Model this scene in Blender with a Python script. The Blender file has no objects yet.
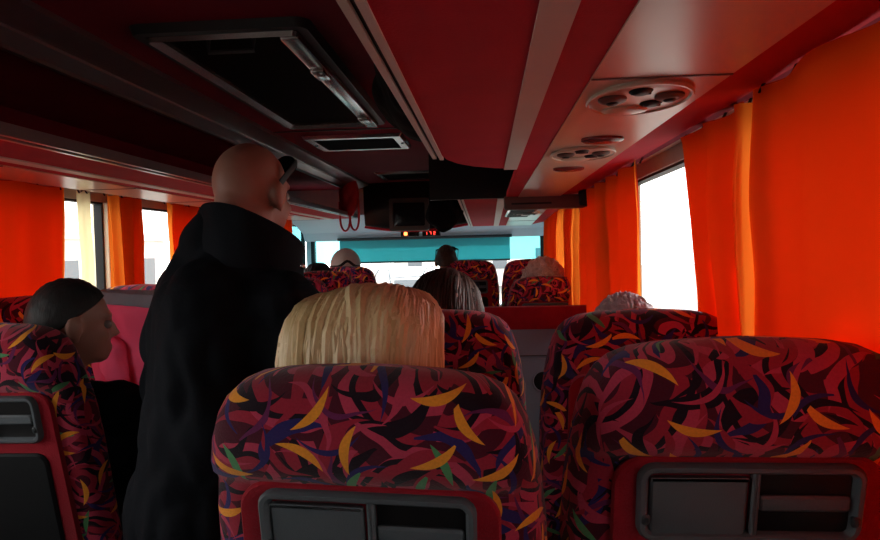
import bpy, bmesh, math, random
from mathutils import Vector, Matrix, Euler, noise
PI = math.pi
C = bpy.context.scene.collection
SC = bpy.context.scene
V = Vector

# ------------------------------------------------------------------ helpers
def obj(name, bm, mat, parent=None, smooth=True, loc=None):
    if isinstance(bm, bmesh.types.BMesh):
        me = bpy.data.meshes.new(name)
        bmesh.ops.recalc_face_normals(bm, faces=bm.faces[:])
        bm.to_mesh(me); bm.free()
    else:
        me = bm; me.name = name
    if smooth:
        me.polygons.foreach_set('use_smooth', [True] * len(me.polygons))
        try: me.set_sharp_from_angle(angle=math.radians(42))
        except Exception: pass
    me.materials.clear()
    me.materials.append(mat)
    o = bpy.data.objects.new(name, me)
    C.objects.link(o)
    if parent: o.parent = parent
    if loc is not None: o.location = loc
    return o

def tag(o, label=None, cat=None, group=None, kind=None):
    if label: o['label'] = label
    if cat: o['category'] = cat
    if group: o['group'] = group
    if kind: o['kind'] = kind
    return o

def thing(name, label, cat, loc=(0, 0, 0), rz=0, group=None):
    o = bpy.data.objects.new(name, None)
    o.empty_display_size = .05
    C.objects.link(o)
    o.location = loc; o.rotation_euler = (0, 0, rz)
    return tag(o, label, cat, group)

def struct(name, bm, mat, smooth=False, parent=None):
    o = obj(name, bm, mat, parent, smooth)
    if not parent: o['kind'] = 'structure'
    return o

def dup(root, loc, rz=0):
    r = root.copy(); C.objects.link(r); r.location = loc; r.rotation_euler = (0, 0, rz)
    for ch in list(root.children):
        c = ch.copy(); C.objects.link(c); c.parent = r
        for g in list(ch.children):
            d = g.copy(); C.objects.link(d); d.parent = c
    return r

def box(bm, x0, x1, y0, y1, z0, z1, bev=0, seg=2, mtx=None):
    t = bmesh.new()
    vs = [t.verts.new((x, y, z)) for x in (x0, x1) for y in (y0, y1) for z in (z0, z1)]
    for f in ((0, 1, 3, 2), (4, 6, 7, 5), (0, 4, 5, 1), (2, 3, 7, 6), (0, 2, 6, 4), (1, 5, 7, 3)):
        t.faces.new([vs[i] for i in f])
    if bev:
        bmesh.ops.bevel(t, geom=t.edges[:], offset=bev, segments=seg, affect='EDGES', profile=.5)
    merge(bm, t, mtx)
    return bm

def merge(bm, t, mtx=None):
    if mtx is not None: bmesh.ops.transform(t, matrix=mtx, verts=t.verts[:])
    me = bpy.data.meshes.new('tmp'); t.to_mesh(me); t.free()
    bm.from_mesh(me); bpy.data.meshes.remove(me)

def loft(bm, rings, caps=True, closed=True, uv=None):
    """rings: lists of points of equal length"""
    rv = [[bm.verts.new(p) for p in r] for r in rings]
    n = len(rings[0])
    lay = bm.loops.layers.uv.verify() if uv else None
    for i in range(len(rv) - 1):
        for j in range(n if closed else n - 1):
            k = (j + 1) % n
            f = bm.faces.new((rv[i][j], rv[i][k], rv[i + 1][k], rv[i + 1][j]))
            if uv:
                us = (uv[i][j], uv[i][j + 1], uv[i + 1][j + 1], uv[i + 1][j])
                for l, q in zip(f.loops, us): l[lay].uv = q
    if caps:
        for r, row in ((rv[0], 0), (rv[-1], -1)):
            f = bm.faces.new(r)
            if uv:
                for l in f.loops: l[lay].uv = (l.vert.co.x + 3, l.vert.co.y + 2)
    return rv

def ring_at(c, nrm, up, rx, ry, n):
    side = nrm.cross(up).normalized(); up = side.cross(nrm).normalized()
    return [c + side * math.cos(2 * PI * k / n) * rx + up * math.sin(2 * PI * k / n) * ry for k in range(n)]

def tube(bm, pts, r, n=8, ry=None, up=V((0, 0, 1)), radii=None):
    pts = [V(p) for p in pts]; rings = []
    for i, p in enumerate(pts):
        d = (pts[min(i + 1, len(pts) - 1)] - pts[max(i - 1, 0)]).normalized()
        u = up if abs(d.dot(up)) < .95 else V((1, 0, 0))
        k = radii[i] if radii else 1
        rings.append(ring_at(p, d, u, r * k, (ry or r) * k, n))
    loft(bm, rings)
    return bm

def rrect(cx, cz, w, h, r, n=5):
    pts = []
    for sx, sz, a0 in ((1, 1, 0), (-1, 1, 90), (-1, -1, 180), (1, -1, 270)):
        for k in range(n + 1):
            a = math.radians(a0 + 90 * k / n)
            pts.append((cx + sx * (w / 2 - r) + r * math.cos(a), cz + sz * (h / 2 - r) + r * math.sin(a)))
    return pts

def prism_y(bm, poly, y0, y1, dz0=0, dz1=0):
    loft(bm, [[V((x, y0, z + dz0)) for x, z in poly], [V((x, y1, z + dz1)) for x, z in poly]])
    return bm

def prism_z(bm, poly, z0, z1):
    loft(bm, [[V((x, y, z0)) for x, y in poly], [V((x, y, z1)) for x, y in poly]])
    return bm

def ellipsoid(bm, c, rad, rot=None, sub=3):
    t = bmesh.new(); bmesh.ops.create_icosphere(t, subdivisions=sub, radius=1)
    m = Matrix.Translation(V(c)) @ (rot.to_4x4() if rot else Matrix.Identity(4)) @ Matrix.Diagonal((*rad, 1))
    merge(bm, t, m)

def capsule(bm, a, ra, b, rb):
    a, b = V(a), V(b); d = b - a
    if d.length < 1e-5: return ellipsoid(bm, a, (ra,) * 3)
    dn = d.normalized(); up = V((0, 0, 1)) if abs(dn.z) < .9 else V((1, 0, 0))
    rings = []
    for k in range(5):
        t = math.radians(-85 + 85 * k / 4)
        rings.append(ring_at(a + dn * ra * math.sin(t), dn, up, ra * math.cos(t), ra * math.cos(t), 14))
    for k in range(5):
        t = math.radians(85 * k / 4)
        rings.append(ring_at(b + dn * rb * math.sin(t), dn, up, rb * math.cos(t), rb * math.cos(t), 14))
    loft(bm, rings)

def blob(prims, voxel, smooth=6, rough=0, rs=9, seed=0):
    """one continuous surface grown over tapered limbs and rounded masses"""
    bm = bmesh.new()
    for p in prims:
        if p[0] == 'e': ellipsoid(bm, p[1], p[2], p[3] if len(p) > 3 else None, 3 if max(p[2]) > .03 else 2)
        else: capsule(bm, p[1], p[2], p[3], p[4])
    bmesh.ops.recalc_face_normals(bm, faces=bm.faces[:])
    me = bpy.data.meshes.new('blob'); bm.to_mesh(me); bm.free()
    o = bpy.data.objects.new('blob', me); C.objects.link(o)
    m = o.modifiers.new('r', 'REMESH'); m.mode = 'VOXEL'; m.voxel_size = voxel; m.adaptivity = 0
    if smooth:
        s = o.modifiers.new('s', 'SMOOTH'); s.factor = .5; s.iterations = smooth
    dg = bpy.context.evaluated_depsgraph_get()
    me2 = bpy.data.meshes.new_from_object(o.evaluated_get(dg))
    bpy.data.objects.remove(o); bpy.data.meshes.remove(me)
    if rough:
        ns = [v.normal.copy() for v in me2.vertices]
        for v, nn in zip(me2.vertices, ns):
            q = v.co * rs + V((seed, 0, 0)); q.z *= .55
            v.co += nn * rough * (abs(noise.noise(q)) * 2 - .5 + .5 * noise.noise(q * 2.3))
    return me2

# ------------------------------------------------------------------ materials
class NT:
    def __init__(s, name):
        s.m = bpy.data.materials.new(name); s.m.use_nodes = True
        s.t = s.m.node_tree; s.t.nodes.clear()
        s.out = s.t.nodes.new('ShaderNodeOutputMaterial')
    def n(s, typ, ins=None, out=0, **kw):
        nd = s.t.nodes.new('ShaderNode' + typ)
        for k, v in kw.items(): setattr(nd, k, v)
        for k, v in (ins or {}).items():
            if isinstance(v, bpy.types.NodeSocket): s.t.links.new(v, nd.inputs[k])
            else: nd.inputs[k].default_value = v
        return nd.outputs[out] if out is not None else nd
    def math(s, op, a, b=None, c=None):
        d = {0: a}
        if b is not None: d[1] = b
        if c is not None: d[2] = c
        return s.n('Math', d, operation=op)
    def mix(s, f, a, b):
        nd = s.n('Mix', None, None, data_type='RGBA')
        for k, v in ((0, f), (6, a), (7, b)):
            if isinstance(v, bpy.types.NodeSocket): s.t.links.new(v, nd.inputs[k])
            else: nd.inputs[k].default_value = v
        return nd.outputs[2]
    def ramp(s, f, stops, interp='LINEAR'):
        nd = s.n('ValToRGB', {0: f}, None)
        cr = nd.color_ramp; cr.interpolation = interp
        while len(cr.elements) < len(stops): cr.elements.new(.5)
        for e, (p, c) in zip(cr.elements, stops): e.position = p; e.color = (*c, 1) if len(c) == 3 else c
        return nd.outputs[0]
    def done(s, sh): s.t.links.new(sh, s.out.inputs[0]); return s.m

def rgba(c): return (*c, 1)

def plain(name, col, rough=.6, metal=0, var=.15, scale=20, bump=.0, bscale=60, spec=.5, sheen=0):
    t = NT(name)
    co = t.n('TexCoord', out=3)
    ns = t.n('TexNoise', {'Vector': co, 'Scale': scale, 'Detail': 4.0})
    a = tuple(max(0, x * (1 - var)) for x in col); b = tuple(min(1, x * (1 + var)) for x in col)
    c = t.mix(ns, rgba(a), rgba(b))
    ins = {'Base Color': c, 'Roughness': rough, 'Metallic': metal, 'Specular IOR Level': spec}
    if sheen: ins['Sheen Weight'] = sheen
    if bump:
        n2 = t.n('TexNoise', {'Vector': co, 'Scale': bscale, 'Detail': 3.0})
        ins['Normal'] = t.n('Bump', {'Height': n2, 'Strength': bump, 'Distance': .004})
    return t.done(t.n('BsdfPrincipled', ins))

def fabric_mat():
    t = NT('patterned_moquette')
    uv = t.n('TexCoord', out=2)
    rnd = t.n('ObjectInfo', out=5)
    off = t.n('CombineXYZ', {0: t.math('MULTIPLY', rnd, 7.3), 1: t.math('MULTIPLY', rnd, 3.1)})
    uv = t.n('VectorMath', {0: uv, 1: off}, operation='ADD')
    nz = t.n('TexNoise', {'Vector': uv, 'Scale': 14.0, 'Detail': 1.0}, 1)
    w = t.n('VectorMath', {0: nz, 1: (.5, .5, .5)}, operation='SUBTRACT')
    w = t.n('VectorMath', {0: w, 'Scale': .035}, operation='SCALE')
    uvw = t.n('VectorMath', {0: uv, 1: w}, operation='ADD')
    def cell(src, scale, shift, rot_mul=6.283):
        sv = t.n('VectorMath', {0: src, 1: (shift, shift * .7, 0)}, operation='ADD')
        vo = t.n('TexVoronoi', {'Vector': sv, 'Scale': scale, 'Randomness': .9 if scale < 12.4 else .7}, None, voronoi_dimensions='2D')
        d = t.n('VectorMath', {0: sv, 1: vo.outputs['Position']}, operation='SUBTRACT')
        sp = t.n('SeparateColor', {0: vo.outputs['Color']}, None)
        rt = t.n('VectorRotate', {'Vector': d, 'Angle': t.math('MULTIPLY', sp.outputs[0], rot_mul)}, rotation_type='Z_AXIS')
        xy = t.n('SeparateXYZ', {0: rt}, None)
        return xy.outputs[0], xy.outputs[1], sp.outputs[1], sp.outputs[2]
    def crescent(src, scale, shift, L, W, k, chance):
        x, y, g, b = cell(src, scale, shift)
        x2 = t.math('MULTIPLY', x, x)
        yy = t.math('ABSOLUTE', t.math('SUBTRACT', t.math('ADD', y, k * L * L * .4), t.math('MULTIPLY', x2, k)))
        ww = t.math('MULTIPLY', t.math('SUBTRACT', 1.0, t.math('MULTIPLY', x2, 1 / (L * L))), W)
        return t.math('MULTIPLY', t.math('GREATER_THAN', ww, yy), t.math('LESS_THAN', b, chance))
    # nested curved strokes
    x, y, g, b = cell(uvw, 7.5, 0)
    xo = t.math('ADD', x, .06)
    ln = t.math('SQRT', t.math('ADD', t.math('MULTIPLY', xo, xo), t.math('MULTIPLY', y, y)))
    fr = t.math('FRACT', t.math('ADD', t.math('MULTIPLY', ln, 15.0), g))
    MAR, CRI, ROSE, NAVY, BLK = (.085, .006, .018), (.40, .020, .045), (.58, .050, .105), (.030, .020, .13), (.012, .004, .010)
    base = t.ramp(fr, [(0, MAR), (.2, CRI), (.45, BLK), (.58, ROSE), (.8, MAR)], 'CONSTANT')
    c = base
    for scale, shift, L, W, k, ch, col in (
            (9.5, 3.7, .062, .013, 10, .7, BLK), (9.5, 1.3, .060, .011, 10, .75, CRI), (10., 5.1, .058, .010, 10, .65, NAVY),
            (10.5, 7.7, .052, .008, 12, .75, ROSE), (10.5, 6.6, .050, .007, 12, .7, BLK), (11.5, 11.2, .047, .006, 12, .6, CRI), (12., 9.4, .046, .005, 14, .6, (.16, .02, .10)),
            (12., 12.9, .044, .0045, 13, .65, ROSE), (12., 4.4, .044, .0045, 13, .6, NAVY),
            (10.5, 2.2, .034, .0060, 4, .5, (.10, .33, .13)), (12.5, 8.3, .037, .0066, 8, .85, (1., .37, .03))):
        m = crescent(uv if L < .0455 else uvw, scale, shift, L, W, k, ch)
        c = t.mix(m, c, rgba(col))
    fine = t.n('TexNoise', {'Vector': uv, 'Scale': 260.0, 'Detail': 2.0})
    c = t.mix(t.math('MULTIPLY', fine, .35), c, rgba((.01, .004, .008)))
    bp = t.n('Bump', {'Height': fine, 'Strength': .35, 'Distance': .002})
    return t.done(t.n('BsdfPrincipled', {'Base Color': c, 'Roughness': .95, 'Normal': bp, 'Specular IOR Level': .15, 'Sheen Weight': .15}))

def curtain_mat(name='orange_curtain_cloth', cream=False, lining=False, teal=False):
    t = NT(name)
    co = t.n('TexCoord', out=3)
    ns = t.n('TexNoise', {'Vector': co, 'Scale': 9.0, 'Detail': 3.0})
    wv = t.n('TexNoise', {'Vector': t.n('VectorMath', {0: co, 1: (400., 400., 260.)}, operation='MULTIPLY'), 'Scale': 1.0, 'Detail': 1.0})
    c = t.mix(ns, rgba((.86, .185, .020)), rgba((.92, .235, .026)))
    c = t.mix(t.math('MULTIPLY', wv, .12), c, rgba((.74, .13, .012)))
    if lining: c = t.mix(ns, rgba((.52, .022, .007)), rgba((.58, .029, .008)))
    if teal: c = t.mix(ns, rgba((.07, .36, .40)), rgba((.09, .40, .44)))
    if cream: c = t.mix(ns, rgba((.86, .74, .40)), rgba((.90, .80, .48)))
    d = t.n('BsdfDiffuse', {'Color': c}); tr = t.n('BsdfTranslucent', {'Color': c})
    return t.done(t.n('MixShader', {0: .12 if teal else .62, 1: d, 2: tr}))

def glass_mat(name, tint, refl=.05):
    t = NT(name)
    tr = t.n('BsdfTransparent', {'Color': rgba(tint)})
    gl = t.n('BsdfGlossy', {'Color': (1, 1, 1, 1), 'Roughness': .02})
    fr = t.n('Fresnel', {'IOR': 1.45})
    return t.done(t.n('MixShader', {0: t.math('MULTIPLY', fr, .7), 1: tr, 2: gl}))

def hair_mat(name, stops, rough=.42):
    t = NT(name)
    at = t.n('Attribute', None, 2, attribute_name='tint')
    co = t.n('TexCoord', out=3)
    ns = t.n('TexNoise', {'Vector': t.n('VectorMath', {0: co, 1: (60., 60., 8.)}, operation='MULTIPLY'), 'Scale': 3.0, 'Detail': 3.0})
    f = t.math('ADD', t.math('MULTIPLY', at, .75), t.math('MULTIPLY', ns, .25))
    c = t.ramp(f, stops)
    bp = t.n('Bump', {'Height': ns, 'Strength': .4, 'Distance': .003})
    return t.done(t.n('BsdfPrincipled', {'Base Color': c, 'Roughness': rough, 'Normal': bp, 'Specular IOR Level': .35}))

def emit(name, col, s):
    t = NT(name)
    return t.done(t.n('Emission', {'Color': rgba(col), 'Strength': s}))

M = dict(
    fabric=fabric_mat(), curtain=curtain_mat(), curtain_lining=curtain_mat('red_curtain_lining', False, True), cream_cloth=curtain_mat('cream_blind_cloth', True),
    carpet=plain('red_backing_carpet', (.30, .010, .020), .95, var=.2, scale=30, bump=.5, bscale=300, spec=.1, sheen=.1),
    liner=plain('red_rack_lining', (.47, .017, .036), .85, var=.16, scale=7, bump=.25, bscale=180, spec=.2),
    ceil=plain('dark_red_headlining', (.19, .011, .028), .9, var=.2, scale=6, bump=.3, bscale=160, spec=.15),
    tan=plain('tan_service_panel', (.52, .38, .29), .30, var=.06, scale=3, spec=.5),
    lens=plain('dark_red_lens', (.16, .02, .018), .25),
    strip=plain('grey_lighting_strip', (.62, .53, .47), .5, var=.08, scale=4),
    alu=plain('aluminium_profile', (.34, .325, .335), .30, .85, var=.08, scale=5),
    chrome=plain('bright_metal', (.62, .6, .6), .22, .9, var=.05),
    grey=plain('slate_grey_plastic', (.080, .094, .104), .5, var=.1, scale=12, bump=.15, bscale=400),
    dgrey=plain('charcoal_plastic', (.028, .032, .036), .5, var=.1, bump=.1, bscale=300),
    lowgrey=plain('dark_pocket_plastic', (.008, .009, .010), .6, var=.1, spec=.2),
    matte=plain('matte_black_panel', (.005, .0045, .005), .9, var=.2, spec=.03),
    partition=plain('blue_grey_plastic', (.15, .19, .24), .55, var=.08, scale=5),
    black=plain('black_plastic', (.006, .0055, .006), .5, var=.2, spec=.25),
    cloth_black=plain('black_bag_cloth', (.005, .004, .005), .9, spec=.08, var=.3, bump=.4, bscale=90),
    header=plain('pale_grey_plastic', (.42, .44, .50), .6, var=.05, scale=4),
    wall=plain('grey_side_panel', (.42, .37, .33), .7, var=.1),
    cream=plain('cream_pillar_trim', (.78, .70, .50), .6, var=.05),
    pillar=plain('pillar_trim_brown', (.30, .17, .10), .6, var=.1),
    floor=plain('dark_floor_vinyl', (.03, .028, .03), .7, var=.3, scale=40),
    blind=curtain_mat('teal_blind_cloth', teal=True),
    brown=plain('brown_housing_plastic', (.10, .045, .035), .5),
    screen=plain('black_screen_glass', (.006, .006, .008), .12),
    bezel=plain('dark_bezel', (.07, .055, .05), .5),
    glass=glass_mat('window_glass', (.97, .98, .98)),
    teal_glass=glass_mat('teal_tinted_glass', (.22, .80, .88)),
    led=emit('red_led', (1, .06, .04), 2.2), led_orange=emit('orange_lamp', (1, .16, .04), 5),
    skin=plain('skin', (.33, .145, .10), .55, var=.1, scale=14, bump=.1, bscale=120),
    skin_d=plain('tanned_skin', (.27, .125, .085), .55, var=.1, scale=14),
    eye=plain('eye_white', (.25, .23, .22), .2, var=.02),
    jacket=plain('black_jacket_cloth', (.0065, .0075, .010), .8, var=.35, scale=8, bump=.3, bscale=120, spec=.06),
    navy=plain('dark_navy_cloth', (.02, .022, .035), .85, var=.3, bump=.3, bscale=200),
    maroon_cloth=plain('dark_plum_cloth', (.06, .02, .03), .85, var=.3, bump=.3, bscale=200),
    beige=plain('beige_cloth', (.32, .25, .19), .85, var=.15, bump=.3, bscale=200),
    greycloth=plain('grey_cloth', (.22, .23, .26), .9, var=.12, bump=.4, bscale=160),
    blue=plain('pale_blue_cloth', (.3, .36, .5), .85, var=.15, bump=.3, bscale=200),
    pink=plain('bright_pink_cloth', (.95, .09, .20), .75, var=.08, bump=.3, bscale=120),
    white=plain('white_cap_cloth', (.66, .62, .57), .85, var=.08, bump=.3, bscale=240),
    red_strap=plain('red_nylon', (.55, .02, .03), .6, var=.15, bump=.2),
    shoe=plain('black_shoe_leather', (.012, .011, .011), .4),
    fur=plain('grey_fur', (.16, .14, .14), .95, var=.5, scale=60),
    road=plain('pale_asphalt', (.14, .137, .13), .9, var=.1, scale=.6),
    facade=plain('cream_render', (.78, .74, .66), .9, var=.06, scale=.5),
    glassdark=plain('dark_window_glass', (.12, .14, .16), .15),
    van=plain('white_paint', (.8, .8, .8), .3, var=.02), tyre=plain('tyre_rubber', (.03, .03, .03), .8),
    blond=hair_mat('blond_hair', [(0, (.24, .13, .05)), (.3, (.50, .32, .13)), (.6, (.78, .58, .30)), (1, (.92, .78, .50))]),
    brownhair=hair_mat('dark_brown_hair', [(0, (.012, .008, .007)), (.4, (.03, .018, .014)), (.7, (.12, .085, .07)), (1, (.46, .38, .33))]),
    blackhair=hair_mat('black_hair', [(0, (.004, .0035, .0035)), (1, (.012, .010, .010))], .6),
    whitehair=hair_mat('white_curly_hair', [(0, (.60, .52, .44)), (1, (.92, .88, .82))], .7),
    greyhair=hair_mat('grey_hair', [(0, (.22, .22, .24)), (1, (.72, .72, .76))], .5),
    shorthair=hair_mat('short_brown_hair', [(0, (.03, .02, .016)), (1, (.06, .042, .034))], .8),
)

# ------------------------------------------------------------------ camera, sky, sun
W2, FPX = 1.25, 680.0            # half inner width of the coach
cam = bpy.data.cameras.new('camera'); cam.sensor_width = 36; cam.lens = FPX * 36 / 880; cam.clip_start = .02
co = bpy.data.objects.new('camera', cam); C.objects.link(co)
d = V((47, 22, -FPX)).normalized(); e = V((math.cos(math.radians(1.4)), math.sin(math.radians(1.4)), 0))
u = e.cross(d).normalized(); r = d.cross(u)
co.matrix_world = Matrix.Translation((.62, 0, 1.33)) @ Matrix((r, d, u)).to_4x4()
SC.camera = co
SC.view_settings.view_transform = 'Standard'; SC.view_settings.look = 'None'
SC.view_settings.gamma = 1; SC.view_settings.exposure = .45; SC.view_settings.use_curve_mapping = False

w = bpy.data.worlds.new('sky'); SC.world = w; w.use_nodes = True
bg = w.node_tree.nodes['Background']; bg.inputs[0].default_value = (1, .985, .96, 1); bg.inputs[1].default_value = 3.3
sun = bpy.data.lights.new('sun', 'SUN'); sun.energy = 11; sun.angle = math.radians(.8); sun.color = (1, .93, .80)
so = bpy.data.objects.new('sun', sun); C.objects.link(so)
so.rotation_euler = V((-.17, -.88, -.44)).to_track_quat('-Z', 'Y').to_euler()

def portal(loc, nrm, sx, sy):
    l = bpy.data.lights.new('daylight_portal', 'AREA'); l.shape = 'RECTANGLE'; l.size = sx; l.size_y = sy
    l.cycles.is_portal = True
    o = bpy.data.objects.new('daylight_portal', l); C.objects.link(o); o.location = loc
    o.rotation_euler = V(nrm).to_track_quat('-Z', 'Z').to_euler()

# ------------------------------------------------------------------ setting: coach body
YB, YF = -3.2, 6.95
bm = bmesh.new()
box(bm, -W2, -.27, YB, 6.2, -.3, 0); box(bm, .22, W2, YB, 6.2, -.3, 0); box(bm, -.27, .22, YB, 6.2, -.3, -.18); box(bm, -W2, W2, 6.2, YF, -.5, -.3)
box(bm, .22, W2, 5.45, 6.5, -.3, .03)
struct('floor', bm, M['floor'])
bm = bmesh.new(); box(bm, -W2, W2, YB, YF, 1.90, 1.98)
struct('ceiling', bm, M['ceil'])
WIN_B, WIN_T = .86, 1.60
PILL = {'right': (-2.3, -.95, .42, 3.2, 4.75, 6.1), 'left': (1.5, 3.29, 4.75, 6.35)}
for side, s in (('right', 1), ('left', -1)):
    bm = bmesh.new()
    xa, xb = sorted((s * W2, s * (W2 + .06)))
    box(bm, xa, xb, YB, YF, -.5, WIN_B); box(bm, xa, xb, YB, YF, WIN_T, 1.98)
    struct('wall_' + side, bm, M['wall'])
    ends = []
    ya = YB if s > 0 else -.2
    if s < 0:
        bm = bmesh.new(); box(bm, -W2 - .06, -W2, YB, ya, WIN_B, WIN_T); struct('wall_left_rear_light_block', bm, M['wall'])  # out of view; blank stretch added in place of windows to darken the left
    ys = [ya] + list(PILL[side]) + [YF]
    for i, y in enumerate(PILL[side]):
        bm = bmesh.new(); xa, xb = sorted((s * (W2 - .015), s * (W2 + .07)))
        box(bm, xa, xb, y - .06, y + .06, WIN_B, WIN_T, .006)
        struct('trim_%d' % (len([o for o in C.objects if o.name.startswith('trim_')]) + 1), bm, M['cream' if side == 'left' else 'pillar'])
    for i in range(len(ys) - 1):
        a = ys[i] + (.06 if i else 0); b = ys[i + 1] - (.06 if i < len(ys) - 2 else 0)
        n = len([o for o in C.objects if o.name.startswith('window_') and o.parent is None]) + 1
        bm = bmesh.new(); x0, x1 = sorted((s * (W2 + .01), s * (W2 + .05)))
        box(bm, x0, x1, a, b, WIN_B, WIN_B + .035); box(bm, x0, x1, a, b, WIN_T - .010, WIN_T)
        box(bm, x0, x1, a, a + .014, WIN_B, WIN_T); box(bm, x0, x1, b - .014, b, WIN_B, WIN_T)
        f = struct('window_%d' % n, bm, M['black'])
        bm = bmesh.new(); xg = s * (W2 + .03)
        loft(bm, [[V((xg, a, WIN_B)), V((xg, b, WIN_B))], [V((xg, a, WIN_T)), V((xg, b, WIN_T))]], caps=False, closed=False)
        obj('glass', bm, M['teal_glass'] if (i == len(ys) - 2) else M['glass'], f, False)
        portal((s * (W2 + .04), (a + b) / 2, (WIN_B + WIN_T) / 2), (-s, 0, 0), b - a, WIN_T - WIN_B)
# rear wall, out of view, kept windowless so the left side stays dark
bm = bmesh.new(); box(bm, -W2, W2, YB - .06, YB, -.5, 1.98)
struct('wall_back', bm, M['wall'])
n = len([o for o in C.objects if o.name.startswith('window_') and o.parent is None])
# front wall: dash-high lower part, header above the windscreen
bm = bmesh.new(); box(bm, -W2, W2, YF, YF + .08, -.5, .62)
box(bm, -W2, -1.2, YF, YF + .08, .62, 1.98); box(bm, 1.2, W2, YF, YF + .08, .62, 1.98)
struct('wall_front', bm, M['header'])
bm = bmesh.new()
prism = [(6.2, 1.66), (6.55, 1.60), (6.83, 1.52), (6.90, 1.44), (7.03, 1.44), (7.03, 1.98), (6.2, 1.98)]
loft(bm, [[V((-W2, y, z)) for y, z in prism], [V((W2, y, z)) for y, z in prism]])
struct('trim_%d' % (len([o for o in C.objects if o.name.startswith('trim_')]) + 1), bm, M['header'])
bm = bmesh.new(); x0 = -1.2
box(bm, -1.2, 1.2, YF - .01, YF + .05, .60, .65); box(bm, -1.2, -1.16, YF - .01, YF + .05, .6, 1.5); box(bm, 1.16, 1.2, YF - .01, YF + .05, .6, 1.5)
ws = struct('window_%d' % (n + 1), bm, M['black'])
bm = bmesh.new(); loft(bm, [[V((-1.18, YF + .03, .62)), V((1.18, YF + .03, .62))], [V((-1.18, YF + .03, 1.21)), V((1.18, YF + .03, 1.21))]], caps=False, closed=False)
obj('glass', bm, M['glass'], ws, False)
bm = bmesh.new(); loft(bm, [[V((-1.18, YF + .03, 1.21)), V((1.18, YF + .03, 1.21))], [V((-1.18, YF + .03, 1.5)), V((1.18, YF + .03, 1.5))]], caps=False, closed=False)
tag(obj('tinted_band', bm, M['teal_glass'], ws, False), 'teal tinted upper band of the windscreen')
portal((0, YF + .06, 1.0), (0, -1, 0), 2.36, .85)
bm = bmesh.new(); box(bm, -W2 + .01, W2 - .01, 6.55, YF - .02, .35, .80, .05)
t = thing('dashboard', 'grey dashboard below the windscreen', 'dashboard'); obj('dash_top', bm, M['header'], t)  # hidden dash given pale plastic to bounce daylight onto the front ceiling
bm = bmesh.new(); box(bm, -1.1, -.3, 6.47, 6.6, .45, .86, .05); obj('instrument_hood', bm, M['black'], t)

# roller blind
t = thing('roller_blind', 'teal roller blind pulled down over the windscreen top', 'blind', (0, 6.86, 1.45))
bm = bmesh.new(); n = 24
loft(bm, [[V((-.88 + 1.73 * k / n, .004 * math.sin(k * 1.1), z)) for k in range(n + 1)] for z in (-.01, -.12, -.235)], caps=False, closed=False)
obj('blind_cloth', bm, M['blind'], t)
bm = bmesh.new(); tube(bm, [(-.88, 0, -.24), (.85, 0, -.24)], .009); obj('bottom_bar', bm, M['dgrey'], t)
bm = bmesh.new(); tube(bm, [(-.9, 0, .0), (.87, 0, .0)], .016, 10); obj('roller', bm, M['dgrey'], t)

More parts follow.
